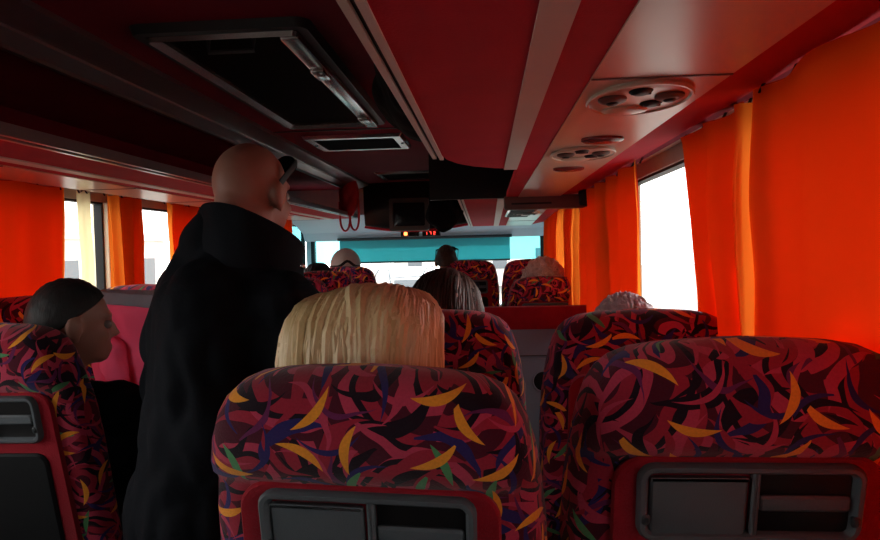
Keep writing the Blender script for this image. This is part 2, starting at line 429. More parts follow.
# ------------------------------------------------------------------ luggage racks
ZR = 1.61
def rack(name, label, s, y0, y1, dz0=0, dz1=0, corner=False):
    t = thing(name, label, 'luggage rack', (0, 0, 0))
    bm = bmesh.new()
    if corner:
        poly = [(.49, y0), (.49, 2.02), (.50, 2.14), (.53, 2.25), (.58, 2.34), (.65, 2.41), (.73, 2.45), (.80, 2.45), (.80, y0)]
        prism_z(bm, [(s * x, y) for x, y in poly], ZR, ZR + .035)
    else:
        prism_y(bm, [(s * .49, ZR), (s * .80, ZR), (s * .80, ZR + .035), (s * .49, ZR + .035)], y0, y1, dz0, dz1)
    obj('shelf_panel', bm, M['liner'], t, False)
    for xa, xb, za, zb in ((.458, .470, 0, .03), (.480, .492, -.004, .032)):
        bm = bmesh.new()
        p = [(s * xa, ZR + za), (s * xb, ZR + za), (s * xb, ZR + zb), (s * xa, ZR + zb)]
        ye = 2.12 if corner else y1
        prism_y(bm, p, y0, ye, dz0, dz1)
        obj('lip_profile', bm, M['alu'] if s < 0 else M['strip'], t, False)
    bm = bmesh.new(); prism_y(bm, [(s * .464, ZR + .006), (s * .485, ZR + .006), (s * .485, ZR + .03), (s * .464, ZR + .03)], y0, 2.1 if corner else y1, dz0, dz1)
    obj('lip_channel', bm, M['black'], t, False)
    bm = bmesh.new(); ye = 2.44 if corner else y1
    prism_y(bm, [(s * .686, ZR - .004), (s * .732, ZR - .004), (s * .732, ZR + .01), (s * .686, ZR + .01)], y0, ye, dz0, dz1)
    obj('light_strip', bm, M['strip'], t, False)
    bm = bmesh.new(); ye = 3.86 if corner else y1
    if corner: prism_y(bm, [(s * .735, ZR + .0005), (s * .81, ZR + .0005), (s * .81, ZR + .03), (s * .735, ZR + .03)], 2.45, ye)
    prism_y(bm, [(s * 1.03, ZR + .002), (s * 1.175, ZR + .03), (s * 1.175, ZR + .05), (s * 1.03, ZR + .04)], y0, ye, dz0, dz1)
    obj('header_band', bm, M['liner'], t, False)
    bm = bmesh.new(); prism_y(bm, [(s * .80, ZR - .003), (s * 1.03, ZR - .003), (s * 1.03, ZR + .03), (s * .80, ZR + .03)], y0, ye, dz0, dz1)
    obj('service_panel', bm, M['tan'], t, False)
    yy = 1.16
    while not corner and yy > y0: yy -= .76
    while yy < ye:
        if yy > max(y0 + .1, .3):
            bm = bmesh.new(); zz = ZR - .005 + dz0 + (dz1 - dz0) * (yy - y0) / (ye - y0)
            box(bm, min(s * .80, s * 1.03), max(s * .80, s * 1.03), yy - .003, yy + .003, zz, zz + .004); obj('panel_seam', bm, M['brown'], t, False)
        yy += .76 if not corner else 5
    bm = bmesh.new(); prism_y(bm, [(s * .455, 1.855), (s * .50, 1.83), (s * .52, 1.9), (s * .455, 1.9)], y0, ye if not corner else 2.4)
    prism_y(bm, [(s * .372, 1.885), (s * .455, 1.862), (s * .455, 1.90), (s * .372, 1.90)], y0, ye if not corner else 2.4)
    obj('upper_rail', bm, M['alu'], t, False)
    bm = bmesh.new(); prism_y(bm, [(s * .49, 1.822), (s * .505, 1.822), (s * .505, 1.832), (s * .49, 1.832)], y0, ye if not corner else 2.4)
    obj('thin_rail', bm, M['alu'], t, False)
    # dark carpeted back of the rack
    bm = bmesh.new(); prism_y(bm, [(s * 1.16, ZR + .03), (s * 1.2, ZR + .03), (s * 1.2, 1.9), (s * 1.16, 1.9)], y0, ye, dz0, 0)
    obj('rack_back', bm, M['ceil'], t, False)
    return t
rack('luggage_rack', 'open red lined luggage rack along the left side with grey metal rails', -1, YB, 5.75)
rack('luggage_rack', 'red luggage rack with pale strips above the nearest right seats', 1, YB, 2.45, corner=True)
t = rack('luggage_rack', 'short red luggage rack above the front right seats, beyond the dark gap', 1, 3.9, 6.35, 0, -.075)
bm = bmesh.new(); prism_y(bm, [(.30, ZR + .0), (.80, ZR), (.80, 1.9), (.30, 1.9)], 3.87, 3.9); obj('end_panel', bm, M['black'], t, False)
# brown cover of the door gear across the rack
t = thing('door_gear_cover', 'brown cover box with black end under the rack, before the front right seats', 'cover', (0, 3.84, 1.585))
bm = bmesh.new(); box(bm, .72, 1.17, -.05, .05, -.045, .03, .012); obj('cover_box', bm, M['brown'], t)
bm = bmesh.new(); box(bm, 1.13, 1.215, -.075, .0, -.04, .055, .02); obj('end_cap', bm, M['black'], t)
bm = bmesh.new(); box(bm, .76, .98, -.055, -.048, -.02, -.01); obj('rib', bm, M['black'], t)

# overhead units with spotlights and air nozzles
def overhead(label, x, y, z, rx=.092, ry=.135, nozz=True):
    t = thing('overhead_unit', label, 'overhead unit', (x, y, z), 0, 'overhead units in the right rack')
    def disc(r1, r2, h0, h1, cx=0, cy=0, n=36, dome=0):
        bm = bmesh.new()
        R = lambda a, b, h: [V((cx + a * math.cos(2 * PI * k / n), cy + b * math.sin(2 * PI * k / n), h)) for k in range(n)]
        loft(bm, [R(r1, r2, h0), R(r1, r2, h1 + .002), R(r1 - .003, r2 - .003, h1), R(r1 * .6, r2 * .6, h1 - dome), R(r1 * .2, r2 * .2, h1 - dome * 1.2)])
        return bm
    obj('round_plate', disc(rx, ry, .004, -.006), M['tan'], t)
    bm = bmesh.new(); n = 40
    for k in range(n):
        pass
    ringp = [V((rx * 1.0 * math.cos(2 * PI * k / n), ry * math.sin(2 * PI * k / n), -.006)) for k in range(n)]
    sec = []
    for k in range(n):
        o2 = V((math.cos(2 * PI * k / n), math.sin(2 * PI * k / n), 0))
        sec.append([ringp[k] + o2 * .004 * math.cos(2 * PI * q / 6) + V((0, 0, .004 * math.sin(2 * PI * q / 6))) for q in range(6)])
    sec.append(sec[0]); loft(bm, sec, caps=False); bmesh.ops.remove_doubles(bm, verts=bm.verts[:], dist=1e-5)
    obj('rim', bm, M['tan'], t)
    for q, (dx, dy) in enumerate(((-.052, -.02), (.048, -.035))):
        l = obj('reading_light', disc(.026, .032, -.004, -.012, dx, dy, 20, .003), M['brown'], t)
        obj('lamp_lens', disc(.015, .018, -.010, -.015, dx, dy, 16, .003), M['black'], l)
    for q, (dx, dy) in enumerate(((-.012, -.075), (.03, .03))):
        l = obj('air_nozzle', disc(.021, .027, -.004, -.009, dx, dy, 22, .003), M['black'], t)
        bm = bmesh.new(); box(bm, dx - .018, dx + .018, dy - .003, dy + .003, -.013, -.008, .002); obj('nozzle_flap', bm, M['dgrey'], l)
    l = obj('speaker_grille', disc(.045, .036, -.004, -.011, -.01, .085, 24, .003), M['tan'], t)
overhead('round tan overhead light and air unit nearest the camera', .91, 1.31, ZR - .003)
overhead('round tan overhead light and air unit second from the camera', .91, 2.06, ZR - .003)
overhead('small round overhead unit in the front right rack', .91, 4.9, ZR - .036)
for x, y, lab in ((.925, 1.80, 'dark red oval lens between the two nearest overhead units'), (.915, 2.45, 'dark red oval lens beyond the second overhead unit')):
    bm = bmesh.new(); n = 24
    R = lambda k_, h: [V((.055 * k_ * math.cos(2 * PI * k / n), .045 * k_ * math.sin(2 * PI * k / n), h)) for k in range(n)]
    loft(bm, [R(1, .003), R(1, -.006), R(.85, -.010), R(.4, -.013)])
    o = tag(obj('overhead_lens', bm, M['lens'], None, True, (x, y, ZR - .003)), lab, 'lens')
# silver louvred vent at the front of the front rack
t = thing('louvred_vent', 'silver louvred vent in the front right rack underside', 'vent', (.82, 4.75, ZR - .035))
bm = bmesh.new(); box(bm, -.06, .13, -.55, .62, -.008, .004, .003); obj('vent_plate', bm, M['chrome'], t)
for k in range(7):
    bm = bmesh.new(); box(bm, -.045, .115, -.46 + k * .155, -.40 + k * .155, -.014, -.006, .003); obj('louvre', bm, M['black'], t)

# ------------------------------------------------------------------ ceiling fittings
ZC = 1.90
t = thing('roof_hatch', 'large black roof hatch with shiny metal frame in the ceiling', 'roof hatch', (-.03, 2.3, ZC))
def ringframe(bm, w, h, rad, b, z0, z1, dz=0):
    o1 = rrect(0, 0, w, h, rad); i1 = rrect(0, 0, w - 2 * b, h - 2 * b, max(.004, rad - b))
    P = lambda pts, z: [V((x, y, z)) for x, y in pts]
    m1 = rrect(0, 0, w - b * .5, h - b * .5, max(.004, rad - b * .25))
    loft(bm, [P(o1, z0), P(m1, z1), P(i1, z1 + dz), P(i1, z0)], caps=False)
bm = bmesh.new(); ringframe(bm, .46, 1.34, .04, .035, 0, -.022); obj('outer_frame', bm, M['dgrey'], t)
bm = bmesh.new(); ringframe(bm, .395, 1.27, .02, .028, -.004, -.034, .012); obj('metal_frame', bm, M['chrome'], t)
bm = bmesh.new(); box(bm, -.18, .18, -.615, .615, -.012, -.002); obj('hatch_panel', bm, M['matte'], t, False)
bm = bmesh.new(); box(bm, .145, .196, -.62, .62, -.040, -.024, .007); obj('side_bar', bm, M['chrome'], t)
for yy in (-.3, .42):
    bm = bmesh.new(); box(bm, .150, .192, yy - .05, yy + .05, -.052, -.036, .006); obj('catch', bm, M['chrome'], t)
bm = bmesh.new(); tube(bm, [(-.06, -.56, -.012), (-.06, -.56, -.045), (.06, -.56, -.045), (.06, -.56, -.012)], .006); obj('handle', bm, M['dgrey'], t)
def ceil_vent(label, x, y, w, l):
    t = thing('ceiling_vent', label, 'vent', (x, y, ZC))
    bm = bmesh.new(); ringframe(bm, w, l, .012, .05, 0, -.016); obj('vent_frame', bm, M['chrome'], t)
    bm = bmesh.new(); box(bm, -w / 2 + .04, w / 2 - .04, -l / 2 + .04, l / 2 - .04, -.01, 0); obj('dark_slot', bm, M['matte'], t)
    for q in (-1, 1):
        bm = bmesh.new(); box(bm, q * (w / 2 - .025) - .008, q * (w / 2 - .025) + .008, -.01, .01, -.02, -.01, .003); obj('screw', bm, M['dgrey'], t)
ceil_vent('silver framed ceiling vent just beyond the roof hatch', -.03, 3.52, .50, .44)
ceil_vent('silver framed ceiling vent close to the television', .03, 5.15, .44, .5)
bm = bmesh.new()
for yy in (1.1, 3.16): box(bm, -.37, .45, yy - .005, yy + .005, ZC - .004, ZC)
tag(obj('ceiling_seam', bm, M['black']), None, None, None, 'structure').name = 'trim_90'

# front console with television
t = thing('overhead_console', 'dark overhead console across the front ceiling around the television', 'console', (.02, 5.75, 1.9))
bm = bmesh.new(); rings = []
for k in range(17):
    a = k / 16; x = -.44 + .88 * a; h = -.36 - .045 * math.sin(PI * a); fy = -.10 * math.sin(PI * a)
    rings.append([V((x, fy, 0)), V((x, fy, -.2)), V((x, fy + .03, h + .03)), V((x, fy + .07, h)), V((x, .42, h + .03)), V((x, .42, 0))])
loft(bm, rings); obj('console_body', bm, M['black'], t)
bm = bmesh.new(); tube(bm, [(-.44 + .88 * k / 16, .05 - .10 * math.sin(PI * k / 16), -.365 - .045 * math.sin(PI * k / 16)) for k in range(17)], .012, 6); obj('lower_trim', bm, M['liner'], t)
t = thing('television', 'small dark television set in the front overhead console', 'television', (-.02, 5.62, 1.625))
bm = bmesh.new(); P = lambda pts, y: [V((x, y, z)) for x, z in pts]
loft(bm, [P(rrect(0, 0, .33, .27, .02), .12), P(rrect(0, 0, .33, .27, .02), 0), P(rrect(0, 0, .27, .20, .01), -.004), P(rrect(0, 0, .265, .195, .01), .012)])
obj('bezel', bm, M['bezel'], t)
bm = bmesh.new(); loft(bm, [P(rrect(0, 0, .262, .192, .01), .011), P(rrect(0, 0, .262, .192, .01), .006), P(rrect(0, 0, .2, .14, .01), .003)]); obj('screen', bm, M['screen'], t)

# two little red lit displays
def display(label, x, orange):
    t = thing('display_box', label, 'display', (x, 5.95, 1.475))
    bm = bmesh.new(); box(bm, -.08, .08, 0, .07, -.028, .03, .006); obj('housing', bm, M['black'], t)
    bm = bmesh.new(); box(bm, -.085, .085, -.012, .07, .026, .036, .004); obj('hood', bm, M['carpet'], t)
    if orange:
        bm = bmesh.new(); box(bm, -.05, -.02, -.006, .002, -.018, .012, .008, 3); obj('orange_light', bm, M['led_orange'], t)
        bm = bmesh.new(); box(bm, .0, .065, -.004, .002, -.016, .012); obj('dark_window', bm, M['screen'], t, False)
    else:
        bm = bmesh.new()
        segs = {'1': 'bc', '7': 'abc', '2': 'abged'}
        def seg(cx, s):
            w_, h_ = .018, .026
            for q in s:
                x0, x1, z0, z1 = {'a': (-w_ / 2, w_ / 2, h_ / 2 - .004, h_ / 2), 'g': (-w_ / 2, w_ / 2, -.002, .002), 'd': (-w_ / 2, w_ / 2, -h_ / 2, -h_ / 2 + .004),
                                  'b': (w_ / 2 - .004, w_ / 2, 0, h_ / 2), 'c': (w_ / 2 - .004, w_ / 2, -h_ / 2, 0), 'e': (-w_ / 2, -w_ / 2 + .004, -h_ / 2, 0), 'f': (-w_ / 2, -w_ / 2 + .004, 0, h_ / 2)}[q]
                box(bm, cx + x0, cx + x1, -.004, .001, z0 - .002, z1 - .002)
        seg(-.045, segs['1']); seg(-.008, segs['7']); seg(.028, segs['2'])
        obj('digits', bm, M['led'], t, False)
display('left red display box with an orange light under the television', -.055, True)
display('right red display box with lit digits under the television', .135, False)

# ------------------------------------------------------------------ bags and straps on the racks
def blob_thing(name, label, cat, prims, mat, voxel=.014, rough=.01, loc=(0, 0, 0), seed=1, rs=9):
    o = obj(name, blob(prims, voxel, 6, rough, rs, seed), mat, None, True, loc)
    return tag(o, label, cat)
blob_thing('holdall', 'black soft holdall bulging over the edge of the near right rack', 'bag',
           [('e', (0, 0, .02), (.13, .3, .11)), ('e', (-.08, .1, .07), (.10, .25, .10)), ('e', (-.05, -.12, .10), (.09, .22, .09)), ('e', (.06, .25, -.01), (.08, .2, .07))], M['cloth_black'], loc=(.455, 2.06, 1.752))
blob_thing('coat', 'black coat hanging beside the television from the front rack', 'coat',
           [('c', (0, 0, .28), .05, (.0, .05, -.05), .085), ('c', (-.05, 0, .22), .04, (-.07, .02, -.02), .06), ('e', (.05, .02, .05), (.08, .1, .14)), ('c', (.05, 0, .25), .05, (.08, 0, .0), .05)], M['cloth_black'], rough=.018, loc=(.335, 4.6, 1.57), seed=4)
t = thing('red_bag', 'red bag with two looped straps hanging off the left rack', 'bag', (-.45, 5.3, 1.6))
obj('bag_body', blob([('e', (0, 0, .15), (.075, .08, .15)), ('e', (.02, 0, .24), (.05, .06, .08)), ('c', (-.04, 0, .2), .04, (-.05, 0, .05), .045)], .012, 5, .012, 14, 3), M['red_strap'], t)
for cx, wd, dp in ((-.035, .04, .14), (.04, .036, .135)):
    bm = bmesh.new(); pts = [(cx + wd * math.cos(PI + PI * k / 12) * 1.0, -.02, .03 - dp * math.sin(PI * k / 12) ** .7) for k in range(13)]
    pts = [(cx - wd, -.02, .12)] + pts + [(cx + wd * .9, -.02, .14)]
    tube(bm, pts, .008, 8, .022, up=V((0, 1, 0))); obj('strap', bm, M['red_strap'], t)

# ------------------------------------------------------------------ curtains
def curtain(label, s, top, bot, folds, amp, seed, zt=1.632, zb=.88, x=1.185, single=.08, mat='curtain', lined=True):
    """gathered cloth hung along the side wall between two y positions"""
    rn = random.Random(seed); bm = bmesh.new()
    ny = int(max(24, folds * 14)); nz = 34
    ph = rn.uniform(0, 6.28)
    rows = []; back = []
    for j in range(nz + 1):
        v = j / nz; brow = []; z = zt + (zb - zt) * v; row = []
        ya = top[0] + (bot[0] - top[0]) * v ** .7; yb = top[1] + (bot[1] - top[1]) * v ** .7
        for i in range(ny + 1):
            q = i / ny
            qq = q + .35 / max(1, folds) * noise.noise(V((q * folds * .9, v * .8, seed)))
            a = amp * (.55 + .45 * min(1, v * 4)) * (.75 + .6 * noise.noise(V((q * 3.1, v * .7, seed + 7))))
            f = math.sin(2 * PI * folds * qq + ph + .5 * noise.noise(V((q * 4, v * 2, seed + 3))))
            f = math.copysign(abs(f) ** .8, f)
            off = a * f + .010 * noise.noise(V((q * (yb - ya) * 5, v * 3.5, seed + 1.7)))
            yy = ya + (yb - ya) * q + .25 * a * math.cos(4 * PI * folds * qq)
            sag = .010 * (0.5 - .5 * math.cos(2 * PI * q * max(2, round(folds)))) if j == 0 else 0
            row.append(V((s * (x - .012 - off - amp * .3), yy, z - sag)))
            if q >= single + .02 * noise.noise(V((v * 2, seed, .3))): brow.append(V((s * (x - .003 - off * .8 - amp * .3), yy, z - sag + .004)))
        rows.append(row); back.append(brow)
    loft(bm, rows, caps=False, closed=False)
    t = thing('curtain', label, 'curtain', (0, 0, 0))
    obj('curtain_cloth', bm, M[mat], t)
    if lined:
        m_ = min(len(b) for b in back); back = [b[-m_:] for b in back]
        bm = bmesh.new(); loft(bm, back, caps=False, closed=False); obj('lining', bm, M['curtain_lining'], t)
    nh = max(2, int((top[1] - top[0]) / .14)); first = None
    for k in range(nh + 1):
        yy = top[0] + .02 + (top[1] - top[0] - .04) * k / nh
        if first is None:
            bm = bmesh.new(); tube(bm, [(s * (x - .012), 0, zt - .012), (s * (x - .004), 0, zt + .006), (s * x, 0, zt + .012)], .0035, 5)
            first = obj('curtain_hook', bm, M['black'], t, True, (0, yy, 0))
        else:
            c = first.copy(); C.objects.link(c); c.location = (0, yy, 0)
    return t
curtain('broad smooth orange curtain nearest the camera on the right', 1, (.50, 1.40), (.50, 1.385), 3, .018, 1, x=1.170, single=0)
curtain('orange curtain with bright yellow folds between nearest curtain and right window', 1, (1.345, 2.02), (1.335, 1.78), 3.2, .036, 12, x=1.2, single=.24)
curtain('orange curtain just beyond the bright right window, by the brown door cover', 1, (2.47, 3.97), (2.43, 3.92), 5, .024, 3, single=.06)
curtain('narrow bunched orange curtain beside the curly white haired passenger', 1, (4.1, 4.65), (4.1, 4.6), 4, .035, 4, single=.35)
curtain('bunched orange curtain farthest forward on the right', 1, (4.85, 6.3), (4.95, 6.2), 9, .04, 5, single=.22)
curtain('broad orange curtain at the far left edge beside the dark haired passenger', -1, (1.45, 2.79), (1.45, 2.76), 5, .022, 6)
curtain('orange curtain with yellow edge just beyond the cream blind strip', -1, (3.08, 3.43), (3.10, 3.40), 3.2, .03, 7, single=.42)
curtain('narrow cream blind strip beside the left curtain nearest the dark haired passenger', -1, (2.92, 3.02), (2.92, 3.02), 1, .006, 17, x=1.21, mat='cream_cloth', lined=False)
curtain('orange curtain behind the standing man on the left', -1, (3.68, 4.66), (3.70, 4.6), 5, .026, 8, single=.10)
curtain('orange curtain by the front left corner', -1, (5.25, 6.15), (5.25, 6.05), 6, .03, 9, single=.2)
for side, s in (('right', 1), ('left', -1)):
    bm = bmesh.new(); tube(bm, [(s * 1.188, YB + .1, 1.648), (s * 1.188, 6.3, 1.648)], .006, 6)
    tag(obj('curtain_rail', bm, M['dgrey']), 'thin dark curtain rail along the %s windows' % side, 'rail')
    # trim strip above the glass
    bm = bmesh.new(); box(bm, *sorted((s * 1.17, s * W2)), YB, 6.6, 1.655, 1.67)
    struct('trim_%d' % (91 if s > 0 else 92), bm, M['tan'])

# ------------------------------------------------------------------ seats
REC = .23
def yc(z): return -(z - .45) * REC
def yr(z): return yc(z) - .0575
def seat_shell():
    prof = [(.40, .215, .08, 0), (.42, .232, .10, 0), (.6, .246, .112, 0), (.9, .246, .116, 0), (.98, .242, .117, 0), (1.025, .236, .118, 0), (1.036, .235, .122, -.004), (1.046, .234, .141, -.012),
            (1.065, .231, .152, -.018), (1.10, .224, .154, -.019), (1.135, .213, .147, -.017), (1.158, .200, .133, -.014), (1.175, .182, .11, -.01), (1.187, .156, .078, -.006), (1.194, .12, .044, -.003), (1.197, .07, .02, 0)]
    N = 48; bm = bmesh.new(); rings, uv = [], []
    for z, w_, t_, sh in prof:
        r, us, acc, prev = [], [], 0, None
        for k in range(N + 1):
            a = -PI / 2 + 2 * PI * k / N + PI
            ca, sa = math.cos(a), math.sin(a)
            ex = 2 / 4.2
            cx = math.copysign(abs(ca) ** ex, ca); cy = math.copysign(abs(sa) ** ex, sa)
            p = V((cx * w_ * (1 + .055 * cy), yc(z) + sh + cy * t_ / 2, z + .004 * (1 - (cx) ** 2)))
            if prev is not None: acc += (V((p.x, p.y, 0)) - V((prev.x, prev.y, 0))).length
            prev = p; us.append(acc)
            if k < N: r.append(p)
        sc = us[-1]
        us = [q - sc / 2 for q in us]
        rings.append(r); uv.append([(q, z * 1.03) for q in us])
    loft(bm, rings, True, True, uv)
    return bm
def on_back(pts, off): return [V((x, yr(z) - off, z)) for x, z in pts]
def rr_grow(cx, cz, w_, h_, r_, g): return rrect(cx, cz, w_ + 2 * g, h_ + 2 * g, max(.003, r_ + g))

def make_seat():
    root = thing('coach_seat', '', 'seat')
    obj('backrest', seat_shell(), M['fabric'], root)
    # red carpeted back panel
    bm = bmesh.new()
    lo, hi = .50, 1.040
    out = []
    for sx in (1, -1):
        c = []
        for k in range(7):
            a = math.radians(90 * k / 6); c.append((sx * (.183 - .045 + .045 * math.cos(a)), hi - .045 + .045 * math.sin(a)))
        out.append(c)
    poly = [(.19, lo)] + out[0] + out[1][::-1] + [(-.19, lo)]
    ins = [(x * .985, z - .004 if z > .6 else z + .004) for x, z in poly]
    loft(bm, [on_back(poly, -.02), on_back(poly, .004), on_back(ins, .008)]); obj('back_panel', bm, M['carpet'], root)
    # grey tray unit
    cx, cz, w_, h_, r_ = 0, .972, .302, .118, .024
    bm = bmesh.new()
    loft(bm, [on_back(rr_grow(cx, cz, w_, h_, r_, 0), -.01), on_back(rr_grow(cx, cz, w_, h_, r_, 0), .018), on_back(rr_grow(cx, cz, w_, h_, r_, -.004), .024),
              on_back(rr_grow(cx, cz, w_, h_, r_, -.010), .024), on_back(rr_grow(cx, cz, w_, h_, r_, -.014), .018), on_back(rr_grow(cx, cz, w_, h_, r_, -.016), .004)])
    def bx(x0, x1, z0, z1, o0, o1, g=.003, r=.006):
        c_, d_ = (x0 + x1) / 2, (z0 + z1) / 2; W_, H_ = x1 - x0, z1 - z0
        loft(bm, [on_back(rr_grow(c_, d_, W_, H_, r, 0), o0), on_back(rr_grow(c_, d_, W_, H_, r, 0), o1 - g), on_back(rr_grow(c_, d_, W_, H_, r, -g), o1)])
    bx(.002, .013, .918, 1.026, .0, .021)
    tray = obj('tray_unit', bm, M['grey'], root)
    bm = bmesh.new(); bx(-.134, -.003, .920, 1.012, .0, .020, .004, .010); bx(-.134, -.003, 1.006, 1.012, .012, .023, .002, .003); obj('tray_lid', bm, M['grey'], tray)
    bm = bmesh.new(); bx(.014, .134, .960, .984, .004, .019, .004, .006); obj('pocket_bar', bm, M['grey'], tray)
    bm = bmesh.new(); bx(.014, .136, .916, 1.028, .001, .0105, .001, .008); obj('dark_recess', bm, M['black'], tray)
    for sx in (-1, 1):
        bm = bmesh.new(); bx(sx * .1395 - .006, sx * .1395 + .006, .940, .956, .018, .027, .003, .005); obj('pivot', bm, M['dgrey'], tray)
    bm = bmesh.new(); bx(-.150, .150, .56, .885, .0, .018, .006, .03); obj('lower_pocket', bm, M['lowgrey'], root)
    # cushion, base, armrest
    bm = bmesh.new(); lay = None
    rings, uv = [], []
    for z, g in ((.33, .96), (.345, 1.0), (.42, 1.0), (.45, .96), (.462, .85), (.466, .5)):
        r = []
        for k in range(40):
            a = 2 * PI * k / 40; ca, sa = math.cos(a), math.sin(a); ex = 2 / 5
            r.append(V((math.copysign(abs(ca) ** ex, ca) * .222 * g, .20 + math.copysign(abs(sa) ** ex, sa) * .235 * g, z - .03 * (0 if z < .35 else .0))))
        rings.append(r); uv.append([(q * .033, z * 1.2 + .2 * (1 - g)) for q in range(41)])
    loft(bm, rings, True, True, uv); obj('cushion', bm, M['fabric'], root)
    bm = bmesh.new(); box(bm, -.20, .20, .02, .38, .28, .335, .01); box(bm, -.05, .05, .10, .30, .02, .29, .01); box(bm, -.18, .18, .08, .32, 0.001, .025, .006)
    obj('seat_base', bm, M['dgrey'], root)
    bm = bmesh.new(); tube(bm, [(-.228, -.03, .60), (-.228, .10, .615), (-.228, .26, .62), (-.228, .30, .61)], .016, 8, .022); obj('armrest', bm, M['dgrey'], root)
    return root
SEAT_DY = .29
protoseat = make_seat(); used = [False]
def seat(x, yback, label, rz=0, dz=0, group='patterned coach seats'):
    loc = (x, yback + SEAT_DY - .03, dz)
    if not used[0]:
        used[0] = True; o = protoseat; o.location = loc; o.rotation_euler = (0, 0, rz)
    else: o = dup(protoseat, loc, rz)
    o['label'] = label; o['group'] = group
    return o
seat(.430, .845, 'patterned coach seat directly behind the blond head, grey tray unit', math.radians(-3), -.028).rotation_euler.y = math.radians(1.6)
seat(.978, .89, 'patterned coach seat nearest the right curtains, grey tray unit fully in view', math.radians(-1.5), -.004)
seat(.470, 1.66, 'patterned coach seat ahead of the blond passenger, under the dark brown hair', math.radians(-2), -.025)
seat(.998, 1.62, 'patterned coach seat by the right window with a grey crown showing above it', 0, -.03)
seat(.985, 4.32, 'patterned coach seat under curly white hair beyond the grey partition', 0, -.06)
seat(.470, 5.72, 'patterned coach seat at the front, beside the passenger with raised sunglasses', 0, .03)
seat(.985, 5.68, 'patterned front coach seat behind the curly white hair', 0, .03)
seat(-.575, 1.45, 'patterned coach seat of the dark haired passenger at lower left', 0, -.02).scale.x = .9
seat(-.99, 2.2, 'patterned coach seat at the left window beside the pink jacket', 0)
seat(-.525, 2.2, 'patterned coach seat with a pink jacket draped over it', 0)
seat(-.99, 2.98, 'patterned coach seat below the left curtain with the yellow edge, beyond the pink jacket', 0)
seat(-.53, 3.78, 'patterned coach seat between standing man and dark round head', 0, -.01)
seat(-.53, 4.55, 'patterned coach seat under the round black haired head', 0)
seat(-.515, 5.33, 'patterned coach seat under the white cap', 0, .01)

# partition before the middle door
t = thing('partition', 'blue grey partition with red carpeted top between the two right seats ahead', 'partition', (.72, 3.72, 0))
bm = bmesh.new(); box(bm, -.50, .50, 0, .06, 0, .885, .012); obj('lower_panel', bm, M['partition'], t)
bm = bmesh.new(); box(bm, -.50, .50, -.006, .066, .88, 1.005, .01); obj('carpeted_top', bm, M['carpet'], t)
bm = bmesh.new(); box(bm, -.49, .49, -.012, .0, .735, .741); obj('seam', bm, M['dgrey'], t, False)
bm = bmesh.new(); P = lambda pts, y: [V((x, y, z)) for x, z in pts]
loft(bm, [P(rrect(0, .42, .9, .60, .03), 0), P(rrect(0, .42, .9, .60, .03), -.012), P(rrect(0, .42, .88, .58, .03), -.018)]); obj('raised_panel', bm, M['partition'], t)
n = 28; cir = lambda r_, y: [V((.19 + r_ * math.cos(2 * PI * k / n), y, .60 + r_ * math.sin(2 * PI * k / n))) for k in range(n)]
bm = bmesh.new(); loft(bm, [cir(.062, -.016), cir(.066, -.028), cir(.056, -.030), cir(.052, -.019), cir(.02, -.0185)]); cu = obj('cup_ring', bm, M['partition'], t)
bm = bmesh.new(); loft(bm, [cir(.053, -.0195), cir(.050, -.0205), cir(.02, -.021)]); obj('dark_hole', bm, M['black'], cu)

# pink jacket over a seat back
t = thing('jacket', 'bright pink jacket with grey lining draped over a left seat back', 'jacket', (-.525, 2.2 + SEAT_DY - .03, 0))
def drape(x0, x1, path, seed, amp, trim=None):
    bm = bmesh.new(); nu, rows = 30, []
    for j, (y, z) in enumerate(path):
        row = []
        for i in range(nu + 1):
            q = i / nu; x = x0 + (x1 - x0) * q
            x += .02 * noise.noise(V((j * .25, q * 2, seed)))
            zz = z + (trim(q, j / (len(path) - 1)) if trim else 0)
            nn = amp * (abs(noise.noise(V((x * 13, zz * 5, seed)))) + .4 * noise.noise(V((x * 30, zz * 11, seed + 3))))
            row.append(V((x, y - nn - .004, zz + (.3 * nn if j > len(path) * .6 else 0))))
        rows.append(row)
    loft(bm, rows, caps=False, closed=False)
    me = bpy.data.meshes.new('d'); bm.to_mesh(me); bm.free()
    bm = bmesh.new(); bm.from_mesh(me); bpy.data.meshes.remove(me)
    bmesh.ops.recalc_face_normals(bm, faces=bm.faces[:])
    bmesh.ops.solidify(bm, geom=bm.faces[:], thickness=.006)
    return bm
yb = lambda z: yc(z) - .105
path = [(yb(.84) - .01, .82), (yb(.9) - .012, .9), (yb(.96) - .01, .96), (yb(1.02) - .008, 1.02), (yb(1.06) - .008, 1.06), (yb(1.10) - .016, 1.10), (yb(1.14) - .022, 1.14), (yb(1.165) - .020, 1.165), (yb(1.175) - .012, 1.178)]
obj('jacket_body', drape(-.20, .22, path, 2, .03, lambda q, v: -.035 * max(0, v - .5) * 2 * q + (.03 * math.sin(q * 9) - .05 * q) * (1 - v)), M['pink'], t)
path = [(yb(1.15) + .002, 1.150), (yb(1.16) + .002, 1.165), (yb(1.17) + .004, 1.185), (yb(1.19) + .02, 1.206), (yc(1.2), 1.214), (yc(1.2) + .05, 1.205), (yc(1.2) + .085, 1.17), (yc(1.2) + .1, 1.10)]
tag(obj('lining', drape(-.19, .23, path, 6, .012, lambda q, v: (1 - v) ** 2 * (.03 - .10 * q)), M['greycloth'], t), 'grey jacket lining')
obj('sleeve', blob([('c', (-.12, yb(1.0) - .04, 1.02), .045, (-.10, yb(.85) - .05, .86), .04)], .012, 4, .012, 18, 5), M['pink'], t)

